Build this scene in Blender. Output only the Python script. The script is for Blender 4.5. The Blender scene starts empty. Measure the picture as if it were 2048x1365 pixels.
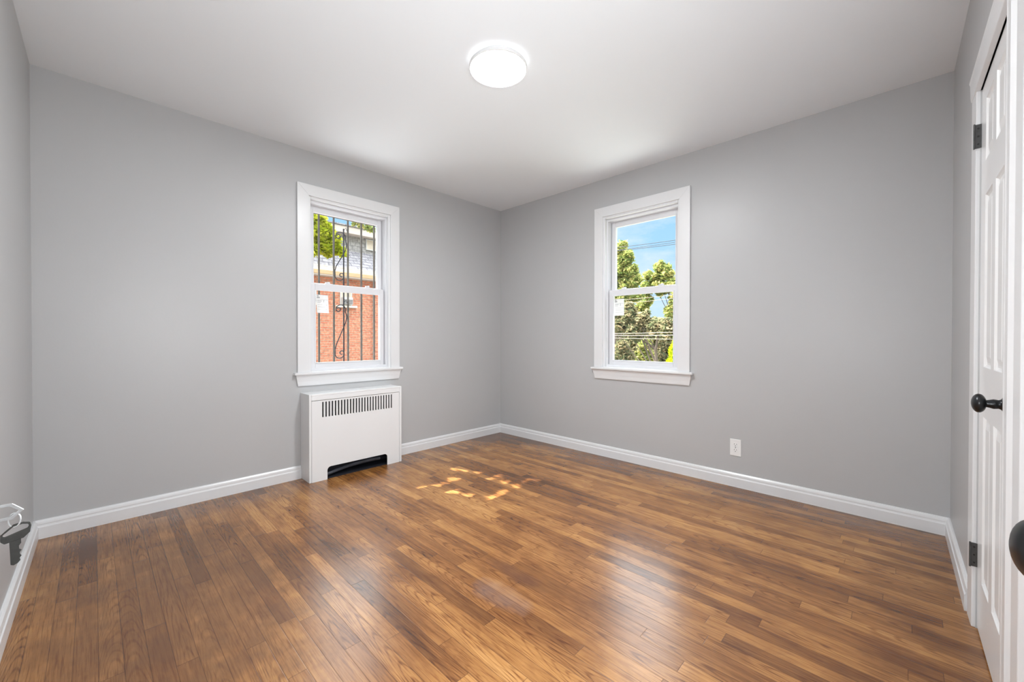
import bpy, bmesh, math, random
import numpy as np
from mathutils import Vector, Matrix

random.seed(7)
S = bpy.context.scene
C = S.collection

# ------------------------------------------------------------------ camera
H = 2.44
XB, YA = 3.135, 3.219                 # inner faces of the right wall and of the left wall
CAM_Z, YAW, PITCH, ROLL, F_PX = 1.0436, math.radians(44.1178), math.radians(-0.4665), math.radians(0.0535), 811.61
fwd = Vector((math.cos(YAW) * math.cos(PITCH), math.sin(YAW) * math.cos(PITCH), math.sin(PITCH)))
rgt = Vector((math.sin(YAW), -math.cos(YAW), 0)); upv = rgt.cross(fwd)
r2 = rgt * math.cos(ROLL) + upv * math.sin(ROLL); u2 = -rgt * math.sin(ROLL) + upv * math.cos(ROLL)
cd = bpy.data.cameras.new('camera'); cam = bpy.data.objects.new('camera', cd); C.objects.link(cam)
cam.matrix_world = Matrix(((r2.x, u2.x, -fwd.x, 0), (r2.y, u2.y, -fwd.y, 0), (r2.z, u2.z, -fwd.z, CAM_Z), (0, 0, 0, 1)))
cd.sensor_width = 36; cd.lens = F_PX * 36 / 2048; cd.clip_start = 0.02; cd.clip_end = 400
S.camera = cam

# ------------------------------------------------------------------ view, world, sun, lamps
S.view_settings.view_transform = 'Standard'; S.view_settings.look = 'None'
S.view_settings.exposure = 0.33; S.view_settings.gamma = 1.0; S.view_settings.use_curve_mapping = False

def nodes(nt):
    nt.nodes.clear(); return nt.nodes, nt.links

W = bpy.data.worlds.new('sky'); S.world = W; W.use_nodes = True
N, L = nodes(W.node_tree)
tc = N.new('ShaderNodeTexCoord'); sep = N.new('ShaderNodeSeparateXYZ'); L.new(tc.outputs['Generated'], sep.inputs[0])
ramp = N.new('ShaderNodeValToRGB'); L.new(sep.outputs['Z'], ramp.inputs[0])
cr = ramp.color_ramp
cr.elements[0].position = 0.0; cr.elements[0].color = (0.70, 0.86, 1.0, 1)
cr.elements[1].position = 0.6; cr.elements[1].color = (0.16, 0.40, 0.85, 1)
e = cr.elements.new(0.22); e.color = (0.40, 0.70, 1.0, 1)
mp = N.new('ShaderNodeMapping'); mp.inputs['Scale'].default_value = (1.0, 1.0, 2.6); mp.inputs['Location'].default_value = (0.35, 0.1, 0.28)
L.new(tc.outputs['Generated'], mp.inputs[0])
nz = N.new('ShaderNodeTexNoise'); nz.inputs['Scale'].default_value = 3.4; nz.inputs['Detail'].default_value = 9; nz.inputs['Roughness'].default_value = 0.6
L.new(mp.outputs[0], nz.inputs['Vector'])
cl = N.new('ShaderNodeValToRGB'); cl.color_ramp.elements[0].position = 0.38; cl.color_ramp.elements[1].position = 0.62
L.new(nz.outputs['Fac'], cl.inputs[0])
mix = N.new('ShaderNodeMixRGB'); L.new(cl.outputs[0], mix.inputs[0]); L.new(ramp.outputs[0], mix.inputs[1]); mix.inputs[2].default_value = (0.92, 0.95, 1.0, 1)
hi = N.new('ShaderNodeMapRange'); hi.interpolation_type = 'SMOOTHSTEP'; hi.inputs[1].default_value = .27; hi.inputs[2].default_value = .50; L.new(sep.outputs['Z'], hi.inputs[0])
mix2 = N.new('ShaderNodeMixRGB'); L.new(hi.outputs[0], mix2.inputs[0]); L.new(mix.outputs[0], mix2.inputs[1]); mix2.inputs[2].default_value = (5.0, 5.3, 5.6, 1)
bg = N.new('ShaderNodeBackground'); bg.inputs['Strength'].default_value = 0.90; L.new(mix2.outputs[0], bg.inputs['Color'])
wo = N.new('ShaderNodeOutputWorld'); L.new(bg.outputs[0], wo.inputs[0])

SUN = Vector((-0.40, 1.0, 1.40)).normalized()        # direction towards the sun, through the left window
sd = bpy.data.lights.new('sun', 'SUN'); sd.energy = 14.0; sd.angle = math.radians(0.28); sd.color = (1.0, 0.97, 0.91)
so = bpy.data.objects.new('sun', sd); C.objects.link(so); so.rotation_euler = SUN.to_track_quat('Z', 'Y').to_euler()

def area(name, loc, aim, sx, sy, power, col=(1, 1, 1), spread=180):
    d = bpy.data.lights.new(name, 'AREA'); d.shape = 'RECTANGLE'; d.size = sx; d.size_y = sy; d.energy = power; d.color = col
    d.spread = math.radians(spread)
    o = bpy.data.objects.new(name, d); C.objects.link(o); o.location = loc
    o.rotation_euler = (Vector(aim) - Vector(loc)).to_track_quat('-Z', 'Y').to_euler(); return o
# sunlit ground outside throwing daylight up through each window
area('ground_bounce_left', (1.46, 4.45, -0.05), (1.46, 2.0, 2.3), 1.3, 1.3, 24, (0.96, 0.98, 1.0), 140)
area('ground_bounce_right', (4.37, 1.58, -0.05), (1.9, 1.58, 2.3), 1.3, 1.3, 24, (0.96, 0.98, 1.0), 140)
# added fill lights on both sides of the camera, no real lamps there
area('fill_light_right', (0.60, -0.10, 1.30), (0.3, 3.0, 2.2), 0.25, 0.9, 25, (0.95, 0.98, 1.0))
area('fill_light_left', (-0.16, 0.36, 1.25), (3.0, 0.7, 2.3), 0.25, 0.9, 19, (0.95, 0.98, 1.0))
LAMP_STRENGTH = 165.0

# ------------------------------------------------------------------ materials
def srgb(r, g, b):
    f = lambda c: (c / 255 / 12.92) if c / 255 <= 0.04045 else ((c / 255 + 0.055) / 1.055) ** 2.4
    return (f(r), f(g), f(b), 1)

def mat(name, col=(0.8, 0.8, 0.8, 1), rough=0.5, metal=0.0, spec=0.5, var=0.0, vscale=6.0, bump=0.0, bscale=60.0, stretch=(1, 1, 1)):
    m = bpy.data.materials.new(name); m.use_nodes = True
    N, L = nodes(m.node_tree)
    o = N.new('ShaderNodeOutputMaterial'); p = N.new('ShaderNodeBsdfPrincipled'); L.new(p.outputs[0], o.inputs[0])
    p.inputs['Base Color'].default_value = col; p.inputs['Roughness'].default_value = rough
    p.inputs['Metallic'].default_value = metal; p.inputs['Specular IOR Level'].default_value = spec
    t = N.new('ShaderNodeTexCoord'); mpn = N.new('ShaderNodeMapping'); mpn.inputs['Scale'].default_value = stretch; L.new(t.outputs['Object'], mpn.inputs[0])
    if var:
        n = N.new('ShaderNodeTexNoise'); n.inputs['Scale'].default_value = vscale; n.inputs['Detail'].default_value = 4; L.new(mpn.outputs[0], n.inputs['Vector'])
        r = N.new('ShaderNodeMapRange'); r.inputs['From Min'].default_value = .3; r.inputs['From Max'].default_value = .7
        r.inputs['To Min'].default_value = 1 - var; r.inputs['To Max'].default_value = 1 + var; L.new(n.outputs['Fac'], r.inputs['Value'])
        x = N.new('ShaderNodeVectorMath'); x.operation = 'SCALE'; x.inputs[0].default_value = col[:3]; L.new(r.outputs[0], x.inputs['Scale']); L.new(x.outputs[0], p.inputs['Base Color'])
    if bump:
        n = N.new('ShaderNodeTexNoise'); n.inputs['Scale'].default_value = bscale; n.inputs['Detail'].default_value = 3; L.new(mpn.outputs[0], n.inputs['Vector'])
        b = N.new('ShaderNodeBump'); b.inputs['Strength'].default_value = bump; b.inputs['Distance'].default_value = 0.002; L.new(n.outputs['Fac'], b.inputs['Height']); L.new(b.outputs[0], p.inputs['Normal'])
    return m

M_WALL = mat('grey_wall_paint', (0.500, 0.503, 0.508, 1), 0.38, spec=0.42, var=0.012, vscale=1.5, bump=0.10, bscale=90)
M_CEIL = mat('white_ceiling_paint', (0.84, 0.87, 0.90, 1), 0.75, spec=0.2, bump=0.05, bscale=70)
M_TRIM = mat('white_trim_paint', (0.76, 0.765, 0.775, 1), 0.28, spec=0.5, bump=0.05, bscale=40)
M_DOOR = mat('white_door_paint', (0.82, 0.825, 0.83, 1), 0.25, spec=0.5, bump=0.06, bscale=35)
M_VINYL = mat('white_vinyl', (0.74, 0.745, 0.77, 1), 0.35, bump=0.02, bscale=30)
M_SCREW = mat('screw_metal', (0.03, 0.03, 0.03, 1), 0.4, metal=0.6)
M_COVER = mat('white_enamel', (0.80, 0.81, 0.82, 1), 0.35, bump=0.06, bscale=25)
M_DARK = mat('dark_metal_cavity_shade', (0.012, 0.013, 0.02, 1), 0.6, var=0.3, vscale=12)
M_PIPE = mat('dusty_iron', (0.05, 0.055, 0.07, 1), 0.55, var=0.35, vscale=14)
M_KNOB = mat('black_knob_metal', (0.030, 0.031, 0.033, 1), 0.28, metal=0.75, var=0.2, vscale=20)
M_HINGE = mat('dark_hinge_metal', (0.085, 0.085, 0.085, 1), 0.42, metal=0.5, var=0.15, vscale=60)
M_KEY = mat('dark_key_metal', (0.028, 0.028, 0.026, 1), 0.55, metal=0.0, spec=.25, var=0.2, vscale=150)
M_NICKEL = mat('bright_nickel', (0.50, 0.51, 0.52, 1), 0.30, metal=0.7, var=0.05, vscale=60)
M_PLATE = mat('white_plastic', (0.84, 0.845, 0.84, 1), 0.3, bump=0.02)
M_SLOT = mat('dark_slot', (0.10, 0.10, 0.10, 1), 0.6, var=0.1)
M_RIM = mat('lamp_rim_plastic', (0.78, 0.78, 0.78, 1), 0.4, var=0.01)
M_IRON = mat('grey_painted_iron', (0.13, 0.115, 0.10, 1), 0.5, var=0.25, vscale=25)
M_IRONB = mat('black_painted_iron', (0.03, 0.03, 0.04, 1), 0.5, var=0.25, vscale=25)
M_WIRE = mat('black_cable', (0.05, 0.05, 0.06, 1), 0.6, var=0.1)
M_WIREL = mat('pale_cable', (0.42, 0.35, 0.27, 1), 0.6, var=0.1)
M_WOODT = mat('bark', (0.13, 0.10, 0.075, 1), 0.9, var=0.35, vscale=9, bump=0.6, bscale=18, stretch=(1, 1, .25))
M_GUTTER = mat('tan_gutter', (0.50, 0.32, 0.18, 1), 0.5, var=0.08)
M_FASCIA = mat('cream_fascia', (0.52, 0.45, 0.40, 1), 0.6, var=0.05)
M_WHITEX = mat('white_window_trim', (0.55, 0.54, 0.53, 1), 0.5, var=0.03)
M_STONE = mat('limestone_sill', (0.75, 0.68, 0.58, 1), 0.8, var=0.12, vscale=12)
M_BLIND = mat('tan_blind', (0.55, 0.47, 0.38, 1), 0.7, var=0.1)
M_ACG = mat('vent_grille_grey', (0.16, 0.15, 0.15, 1), 0.6, var=0.2)
M_GROUND = mat('pale_concrete', (0.26, 0.25, 0.24, 1), 0.9, var=0.1, vscale=1.5, bump=0.4)
M_GRASS = mat('dry_grass_bank', (0.13, 0.13, 0.06, 1), 0.95, var=0.4, vscale=3, bump=0.8, bscale=30)
M_BODY = mat('house_outer_wall', (0.6, 0.55, 0.5, 1), 0.9, var=0.05)

def emis(name, col, s):
    m = bpy.data.materials.new(name); m.use_nodes = True; N, L = nodes(m.node_tree)
    o = N.new('ShaderNodeOutputMaterial'); em = N.new('ShaderNodeEmission'); em.inputs[0].default_value = col; em.inputs[1].default_value = s
    L.new(em.outputs[0], o.inputs[0]); return m
M_DIFF = emis('lamp_diffuser_glow', (0.955, 0.98, 1.0, 1), LAMP_STRENGTH)

M_DIFFS = emis('lamp_side_glow', (1, 0.99, 0.98, 1), 1.8)

def glass():
    m = bpy.data.materials.new('window_glass'); m.use_nodes = True; N, L = nodes(m.node_tree)
    o = N.new('ShaderNodeOutputMaterial'); mx = N.new('ShaderNodeMixShader'); t = N.new('ShaderNodeBsdfTransparent'); g = N.new('ShaderNodeBsdfGlossy')
    t.inputs[0].default_value = (0.98, 0.99, 0.985, 1); g.inputs['Roughness'].default_value = 0.02
    lw = N.new('ShaderNodeLayerWeight'); pw = N.new('ShaderNodeMath'); pw.operation = 'POWER'; pw.inputs[1].default_value = 5
    ad = N.new('ShaderNodeMath'); ad.operation = 'MULTIPLY_ADD'; ad.inputs[1].default_value = .6; ad.inputs[2].default_value = .02
    L.new(lw.outputs['Facing'], pw.inputs[0]); L.new(pw.outputs[0], ad.inputs[0]); L.new(ad.outputs[0], mx.inputs[0]); L.new(t.outputs[0], mx.inputs[1]); L.new(g.outputs[0], mx.inputs[2]); L.new(mx.outputs[0], o.inputs[0]); return m
M_GLASS = glass()

def leafmat(name, c1, c2, c3):
    m = bpy.data.materials.new(name); m.use_nodes = True; N, L = nodes(m.node_tree)
    o = N.new('ShaderNodeOutputMaterial'); g = N.new('ShaderNodeNewGeometry'); r = N.new('ShaderNodeValToRGB'); L.new(g.outputs['Random Per Island'], r.inputs[0])
    r.color_ramp.elements[0].color = c1; r.color_ramp.elements[1].color = c3; e = r.color_ramp.elements.new(.5); e.color = c2
    d = N.new('ShaderNodeBsdfDiffuse'); t = N.new('ShaderNodeBsdfTranslucent'); x = N.new('ShaderNodeMixShader'); x.inputs[0].default_value = .5
    L.new(r.outputs[0], d.inputs[0]); L.new(r.outputs[0], t.inputs[0]); L.new(d.outputs[0], x.inputs[1]); L.new(t.outputs[0], x.inputs[2]); L.new(x.outputs[0], o.inputs[0]); return m
M_LEAF_Y = leafmat('bright_yellow_green_leaves', (0.26, 0.32, 0.02, 1), (0.42, 0.46, 0.03, 1), (0.60, 0.58, 0.08, 1))
M_LEAF_G = leafmat('autumn_green_leaves', (0.16, 0.24, 0.08, 1), (0.40, 0.44, 0.14, 1), (0.72, 0.62, 0.27, 1))
M_LEAF_O = leafmat('olive_brown_leaves', (0.13, 0.17, 0.09, 1), (0.31, 0.31, 0.17, 1), (0.62, 0.48, 0.30, 1))
M_LEAF_C = leafmat('arborvitae_foliage', (0.34, 0.44, 0.01, 1), (0.55, 0.64, 0.02, 1), (0.70, 0.76, 0.04, 1))

def brickmat(name, c1, c2, mortar, bw, bh, msize, rough=.85, offset=.5, var=.25, axis='XZ'):
    m = bpy.data.materials.new(name); m.use_nodes = True; N, L = nodes(m.node_tree)
    o = N.new('ShaderNodeOutputMaterial'); p = N.new('ShaderNodeBsdfPrincipled'); L.new(p.outputs[0], o.inputs[0]); p.inputs['Roughness'].default_value = rough
    t = N.new('ShaderNodeTexCoord'); s = N.new('ShaderNodeSeparateXYZ'); c = N.new('ShaderNodeCombineXYZ'); L.new(t.outputs['Object'], s.inputs[0])
    L.new(s.outputs[axis[0]], c.inputs['X']); L.new(s.outputs[axis[1]], c.inputs['Y'])
    b = N.new('ShaderNodeTexBrick'); b.inputs['Scale'].default_value = 1; b.inputs['Brick Width'].default_value = bw; b.inputs['Row Height'].default_value = bh
    b.inputs['Mortar Size'].default_value = msize; b.inputs['Mortar Smooth'].default_value = .1; b.offset = offset; b.inputs['Bias'].default_value = 0
    b.inputs['Color1'].default_value = c1; b.inputs['Color2'].default_value = c2; b.inputs['Mortar'].default_value = mortar; L.new(c.outputs[0], b.inputs['Vector'])
    n = N.new('ShaderNodeTexNoise'); n.inputs['Scale'].default_value = 14; n.inputs['Detail'].default_value = 5; L.new(c.outputs[0], n.inputs['Vector'])
    r = N.new('ShaderNodeMapRange'); r.inputs['From Min'].default_value = .35; r.inputs['From Max'].default_value = .65; r.inputs['To Min'].default_value = 1 - var; r.inputs['To Max'].default_value = 1 + var; L.new(n.outputs['Fac'], r.inputs['Value'])
    x = N.new('ShaderNodeVectorMath'); x.operation = 'SCALE'; L.new(b.outputs['Color'], x.inputs[0]); L.new(r.outputs[0], x.inputs['Scale']); L.new(x.outputs[0], p.inputs['Base Color'])
    bp = N.new('ShaderNodeBump'); bp.inputs['Strength'].default_value = .5; bp.inputs['Distance'].default_value = .01; bp.invert = True; L.new(b.outputs['Fac'], bp.inputs['Height']); L.new(bp.outputs[0], p.inputs['Normal'])
    return m
M_BRICK = brickmat('red_brick', (0.46, 0.145, 0.085, 1), (0.56, 0.21, 0.12, 1), (0.40, 0.26, 0.18, 1), .21, .068, .010)
M_SHINGLE = brickmat('grey_shingles', (0.22, 0.21, 0.22, 1), (0.30, 0.28, 0.29, 1), (0.13, 0.12, 0.14, 1), .30, .11, .014, var=.2)
M_TANSH = brickmat('tan_shingles', (0.37, 0.31, 0.25, 1), (0.46, 0.39, 0.32, 1), (0.28, 0.21, 0.17, 1), .30, .085, .012, var=.15)
M_SIDE = brickmat('grey_shake_siding', (0.26, 0.245, 0.24, 1), (0.34, 0.32, 0.31, 1), (0.20, 0.19, 0.19, 1), .16, .13, .008, var=.25)

def floormat():
    m = bpy.data.materials.new('oak_strip_floor'); m.use_nodes = True; N, L = nodes(m.node_tree)
    o = N.new('ShaderNodeOutputMaterial'); p = N.new('ShaderNodeBsdfPrincipled'); L.new(p.outputs[0], o.inputs[0])
    t = N.new('ShaderNodeTexCoord'); s = N.new('ShaderNodeSeparateXYZ'); L.new(t.outputs['Object'], s.inputs[0])
    def math_(op, a, b=None, c=None):
        n = N.new('ShaderNodeMath'); n.operation = op
        for i, v in enumerate((a, b, c)):
            if v is None: continue
            if isinstance(v, (int, float)): n.inputs[i].default_value = v
            else: L.new(v, n.inputs[i])
        return n.outputs[0]
    def wn(vec=None, w=None):
        n = N.new('ShaderNodeTexWhiteNoise')
        if vec is None: n.noise_dimensions = '1D'; L.new(w, n.inputs['W'])
        else: n.noise_dimensions = '2D'; L.new(vec, n.inputs['Vector'])
        return n
    def comb(x, y, z=0.0):
        n = N.new('ShaderNodeCombineXYZ')
        for i, v in enumerate((x, y, z)):
            if isinstance(v, (int, float)): n.inputs[i].default_value = v
            else: L.new(v, n.inputs[i])
        return n.outputs[0]
    def noise(vec, scale, detail=4, rough=.55, dist=0.0):
        n = N.new('ShaderNodeTexNoise'); n.inputs['Scale'].default_value = scale; n.inputs['Detail'].default_value = detail; n.inputs['Roughness'].default_value = rough; n.inputs['Distortion'].default_value = dist
        L.new(vec, n.inputs['Vector']); return n.outputs['Fac']
    def rng(v, a, b, c, d):
        n = N.new('ShaderNodeMapRange'); n.inputs[1].default_value = a; n.inputs[2].default_value = b; n.inputs[3].default_value = c; n.inputs[4].default_value = d; L.new(v, n.inputs[0]); return n.outputs[0]
    BW = 0.0572
    X, Y = s.outputs['X'], s.outputs['Y']
    xs = math_('DIVIDE', math_('ADD', X, 10 * BW - 0.578 % BW), BW)
    xi = math_('FLOOR', xs); xf = math_('FRACT', xs)
    rr = wn(w=xi)
    ln = rng(rr.outputs['Value'], 0, 1, .55, 1.15)
    rr2 = wn(w=math_('ADD', xi, 37.5))
    ys = math_('ADD', math_('DIVIDE', Y, ln), math_('MULTIPLY', rr2.outputs['Value'], 9.0))
    yi = math_('FLOOR', ys); yf = math_('FRACT', ys)
    idn = wn(vec=comb(xi, yi)); idv = idn.outputs['Value']; idc = N.new('ShaderNodeSeparateColor'); L.new(idn.outputs['Color'], idc.inputs[0])
    off = math_('MULTIPLY', idv, 40.0)
    # fine straight grain, pores and cathedral figure, each board shifted on its own
    gv = comb(math_('ADD', math_('MULTIPLY', X, 60.0), off), math_('ADD', math_('MULTIPLY', Y, 2.2), off))
    g1 = noise(gv, 1.0, 5, .65)
    gv2 = comb(math_('ADD', math_('MULTIPLY', X, 220.0), off), math_('MULTIPLY', Y, 9.0), off)
    g2 = noise(gv2, 1.0, 3, .6)
    warp = noise(comb(math_('ADD', math_('MULTIPLY', X, 9.0), off), math_('MULTIPLY', Y, 1.6), off), 1.0, 2, .5)
    cx = math_('SUBTRACT', xf, rng(idc.outputs[0], 0, 1, .1, .9))
    par = math_('MULTIPLY', math_('MULTIPLY', cx, cx), rng(idc.outputs[1], 0, 1, 3.0, 9.0))
    ph = math_('ADD', math_('ADD', math_('MULTIPLY', Y, rng(idc.outputs[2], 0, 1, 5.0, 14.0)), par), math_('MULTIPLY', warp, 7.0))
    ring = math_('SINE', math_('MULTIPLY', ph, 6.283))
    ring = rng(ring, .35, 1.0, 0, 1)
    figm = rng(idc.outputs[1], .35, .75, 0, 1)         # only some boards are plain-sawn with arches
    fig = math_('MULTIPLY', math_('MULTIPLY', ring, figm), rng(g2, .35, .6, .35, 1))
    # large stain variation
    big = noise(comb(math_('MULTIPLY', X, 1.0), math_('MULTIPLY', Y, .6)), 1.35, 4, .6, .5)
    base = N.new('ShaderNodeValToRGB')
    v = math_('ADD', math_('MULTIPLY', idv, .33), math_('ADD', math_('MULTIPLY', g1, .5), math_('SUBTRACT', math_('MULTIPLY', big, 1.15), .50)))
    L.new(v, base.inputs[0])
    el = base.color_ramp.elements
    el[0].position = .10; el[0].color = (0.098, 0.036, 0.011, 1)
    el[1].position = .95; el[1].color = (0.70, 0.385, 0.140, 1)
    e = el.new(.38); e.color = (0.295, 0.122, 0.035, 1)
    e = el.new(.66); e.color = (0.520, 0.250, 0.077, 1)
    m1 = N.new('ShaderNodeMixRGB'); m1.blend_type = 'MULTIPLY'; L.new(math_('MULTIPLY', fig, .85), m1.inputs[0]); L.new(base.outputs[0], m1.inputs[1]); m1.inputs[2].default_value = (.42, .30, .22, 1)
    m1b = N.new('ShaderNodeMixRGB'); m1b.blend_type = 'MULTIPLY'; L.new(rng(g2, .48, .66, 0, .7), m1b.inputs[0]); L.new(m1.outputs[0], m1b.inputs[1]); m1b.inputs[2].default_value = (.5, .38, .3, 1)
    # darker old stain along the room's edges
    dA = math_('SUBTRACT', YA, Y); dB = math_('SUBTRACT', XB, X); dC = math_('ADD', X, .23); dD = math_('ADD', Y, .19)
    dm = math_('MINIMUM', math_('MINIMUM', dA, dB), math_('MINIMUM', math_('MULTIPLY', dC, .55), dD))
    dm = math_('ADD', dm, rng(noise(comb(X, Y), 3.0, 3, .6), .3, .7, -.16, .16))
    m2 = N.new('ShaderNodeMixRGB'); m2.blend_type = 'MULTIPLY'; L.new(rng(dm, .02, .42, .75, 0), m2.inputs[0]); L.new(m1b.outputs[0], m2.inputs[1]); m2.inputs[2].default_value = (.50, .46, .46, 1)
    mid = noise(comb(math_('MULTIPLY', X, 1.0), math_('MULTIPLY', Y, .55)), 7.5, 4, .62, .6)
    mm_ = N.new('ShaderNodeMixRGB'); mm_.blend_type = 'MULTIPLY'; L.new(rng(mid, .46, .70, 0, .60), mm_.inputs[0]); L.new(m2.outputs[0], mm_.inputs[1]); mm_.inputs[2].default_value = (.52, .42, .40, 1); m2 = mm_
    # greyish patch and a dark stain in the middle of the room
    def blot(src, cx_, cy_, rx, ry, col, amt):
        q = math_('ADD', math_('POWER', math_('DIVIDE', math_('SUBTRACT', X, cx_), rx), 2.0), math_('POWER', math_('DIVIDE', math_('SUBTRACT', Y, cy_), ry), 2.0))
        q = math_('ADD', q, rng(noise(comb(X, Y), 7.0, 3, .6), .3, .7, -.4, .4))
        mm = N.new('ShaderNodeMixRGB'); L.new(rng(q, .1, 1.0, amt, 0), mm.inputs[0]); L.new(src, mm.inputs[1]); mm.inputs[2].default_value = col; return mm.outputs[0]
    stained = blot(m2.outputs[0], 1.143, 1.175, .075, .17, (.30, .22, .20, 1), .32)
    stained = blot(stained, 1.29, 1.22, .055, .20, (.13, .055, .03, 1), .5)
    stained = blot(stained, .28, 2.1, .42, 1.0, (.13, .058, .024, 1), .62)  # left side darkened: partly old stain, partly shade painted into the colour
    # seams
    e1 = math_('MINIMUM', xf, math_('SUBTRACT', 1.0, xf)); e2 = math_('MULTIPLY', math_('MINIMUM', yf, math_('SUBTRACT', 1.0, yf)), math_('DIVIDE', ln, BW))
    seam = rng(math_('MINIMUM', e1, e2), .008, .028, .62, 0)
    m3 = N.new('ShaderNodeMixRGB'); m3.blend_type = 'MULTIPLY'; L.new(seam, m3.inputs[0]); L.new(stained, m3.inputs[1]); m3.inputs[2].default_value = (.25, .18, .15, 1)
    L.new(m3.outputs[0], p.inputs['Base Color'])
    p.inputs['Roughness'].default_value = .24
    p.inputs['IOR'].default_value = 1.55; p.inputs['Specular IOR Level'].default_value = .66
    b = N.new('ShaderNodeBump'); b.inputs['Strength'].default_value = .25; b.inputs['Distance'].default_value = .001
    L.new(math_('SUBTRACT', math_('MULTIPLY', g2, .4), seam), b.inputs['Height']); L.new(b.outputs[0], p.inputs['Normal'])
    return m
M_FLOOR = floormat()

def labelmat():
    m = bpy.data.materials.new('printed_paper_label'); m.use_nodes = True; N, L = nodes(m.node_tree)
    o = N.new('ShaderNodeOutputMaterial'); p = N.new('ShaderNodeBsdfPrincipled'); L.new(p.outputs[0], o.inputs[0]); p.inputs['Base Color'].default_value = (.86, .86, .86, 1); p.inputs['Roughness'].default_value = .5
    tr = N.new('ShaderNodeBsdfTranslucent'); tr.inputs[0].default_value = (.85, .85, .85, 1); x = N.new('ShaderNodeMixShader'); x.inputs[0].default_value = .4
    L.new(p.outputs[0], x.inputs[1]); L.new(tr.outputs[0], x.inputs[2]); L.new(x.outputs[0], o.inputs[0]); return m
M_LABEL = labelmat()
M_INK = mat('grey_print', (0.42, 0.43, 0.44, 1), .6, var=.1)

# ------------------------------------------------------------------ mesh helpers
class MB:
    """collects shapes, links them as one mesh object"""
    def __init__(s): s.v = []; s.f = []; s.sm = []
    def add(s, vs, fs, smooth=False):
        b = len(s.v); s.v += [tuple(v) for v in vs]; s.f += [tuple(i + b for i in f) for f in fs]; s.sm += [smooth] * len(fs); return s
    def box(s, x0, x1, y0, y1, z0, z1):
        return s.hexa([(x0, y0), (x1, y0), (x1, y1), (x0, y1)], z0, z1)
    def hexa(s, q, z0, z1, q2=None):
        q2 = q2 or q
        vs = [(x, y, z0) for x, y in q] + [(x, y, z1) for x, y in q2]; n = len(q)
        return s.add(vs, [tuple(range(n - 1, -1, -1)), tuple(range(n, 2 * n))] + [(i, (i + 1) % n, n + (i + 1) % n, n + i) for i in range(n)])
    def prism(s, poly, a, b, axis='x'):
        """extrude a 2-D outline along an axis: x -> outline (y,z); y -> outline (x,z); z -> (x,y)"""
        m = {'x': lambda p, t: (t, p[0], p[1]), 'y': lambda p, t: (p[0], t, p[1]), 'z': lambda p, t: (p[0], p[1], t)}[axis]
        n = len(poly); vs = [m(p, a) for p in poly] + [m(p, b) for p in poly]
        fs = [tuple(range(n)), tuple(range(2 * n - 1, n - 1, -1))] + [(i, n + i, n + (i + 1) % n, (i + 1) % n) for i in range(n)]
        return s.add(vs, fs)
    def tube(s, pts, r, n=10, closed=False, cap=True):
        pts = [Vector(p) for p in pts]; k = len(pts); vs = []; fs = []; up = None
        for i, p in enumerate(pts):
            if closed: t = pts[(i + 1) % k] - pts[(i - 1) % k]
            else: t = pts[min(i + 1, k - 1)] - pts[max(i - 1, 0)]
            t.normalize()
            if up is None: up = t.orthogonal()
            up = (up - t * up.dot(t)).normalized(); w = t.cross(up)
            rr = r[i] if isinstance(r, (list, tuple)) else r
            for j in range(n):
                a = 2 * math.pi * j / n; vs.append(p + up * math.cos(a) * rr + w * math.sin(a) * rr)
        for i in range(k if closed else k - 1):
            for j in range(n):
                a, b = i * n + j, i * n + (j + 1) % n; c, d = ((i + 1) % k) * n + (j + 1) % n, ((i + 1) % k) * n + j; fs.append((a, b, c, d))
        if cap and not closed: fs += [tuple(range(n - 1, -1, -1)), tuple(range((k - 1) * n, k * n))]
        return s.add(vs, fs, True)
    def lathe(s, prof, origin, axis, n=32, smooth=True):
        """prof: (radius, distance along axis)"""
        ax = Vector(axis).normalized(); a = ax.orthogonal().normalized(); b = ax.cross(a); o = Vector(origin); vs = []; fs = []
        for r, h in prof:
            for j in range(n):
                t = 2 * math.pi * j / n; vs.append(o + ax * h + (a * math.cos(t) + b * math.sin(t)) * max(r, 1e-5))
        for i in range(len(prof) - 1):
            for j in range(n): fs.append((i * n + j, i * n + (j + 1) % n, (i + 1) * n + (j + 1) % n, (i + 1) * n + j))
        fs += [tuple(range(n - 1, -1, -1)), tuple(range((len(prof) - 1) * n, len(prof) * n))]
        return s.add(vs, fs, smooth)
    def build(s, name, m, parent=None, bevel=0.0, loc=None, segs=2):
        me = bpy.data.meshes.new(name); me.from_pydata(s.v, [], s.f); me.validate()
        bm = bmesh.new(); bm.from_mesh(me); bmesh.ops.recalc_face_normals(bm, faces=bm.faces); bm.to_mesh(me); bm.free()
        if len(me.polygons) == len(s.sm): me.polygons.foreach_set('use_smooth', s.sm)
        me.materials.append(m); o = bpy.data.objects.new(name, me); C.objects.link(o)
        if parent: o.parent = parent
        if loc: o.location = loc
        if any(s.sm): 
            try: me.set_sharp_from_angle(angle=math.radians(40))
            except Exception: pass
        if bevel:
            b = o.modifiers.new('bevel', 'BEVEL'); b.width = bevel; b.segments = segs; b.limit_method = 'ANGLE'; b.angle_limit = math.radians(40)
        return o

def empty(name, loc, rz=0.0):
    o = bpy.data.objects.new(name, None); C.objects.link(o); o.location = loc; o.rotation_euler = (0, 0, rz); o.empty_display_size = .1; return o
def tag(o, label, cat, group=None, kind=None):
    if label: o['label'] = label
    if cat: o['category'] = cat
    if group: o['group'] = group
    if kind: o['kind'] = kind
    return o
def struct(o, label, cat): return tag(o, label, cat, kind='structure')

# ------------------------------------------------------------------ room shell
def xC(y): return -0.2206 - (YA - y) * 0.00945          # near-left wall plane
def yD(x): return -0.1744 - (XB - x) * 0.01325          # near-right wall plane
T = 0.20; Y0, X0 = yD(-.25), xC(-.25)

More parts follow.
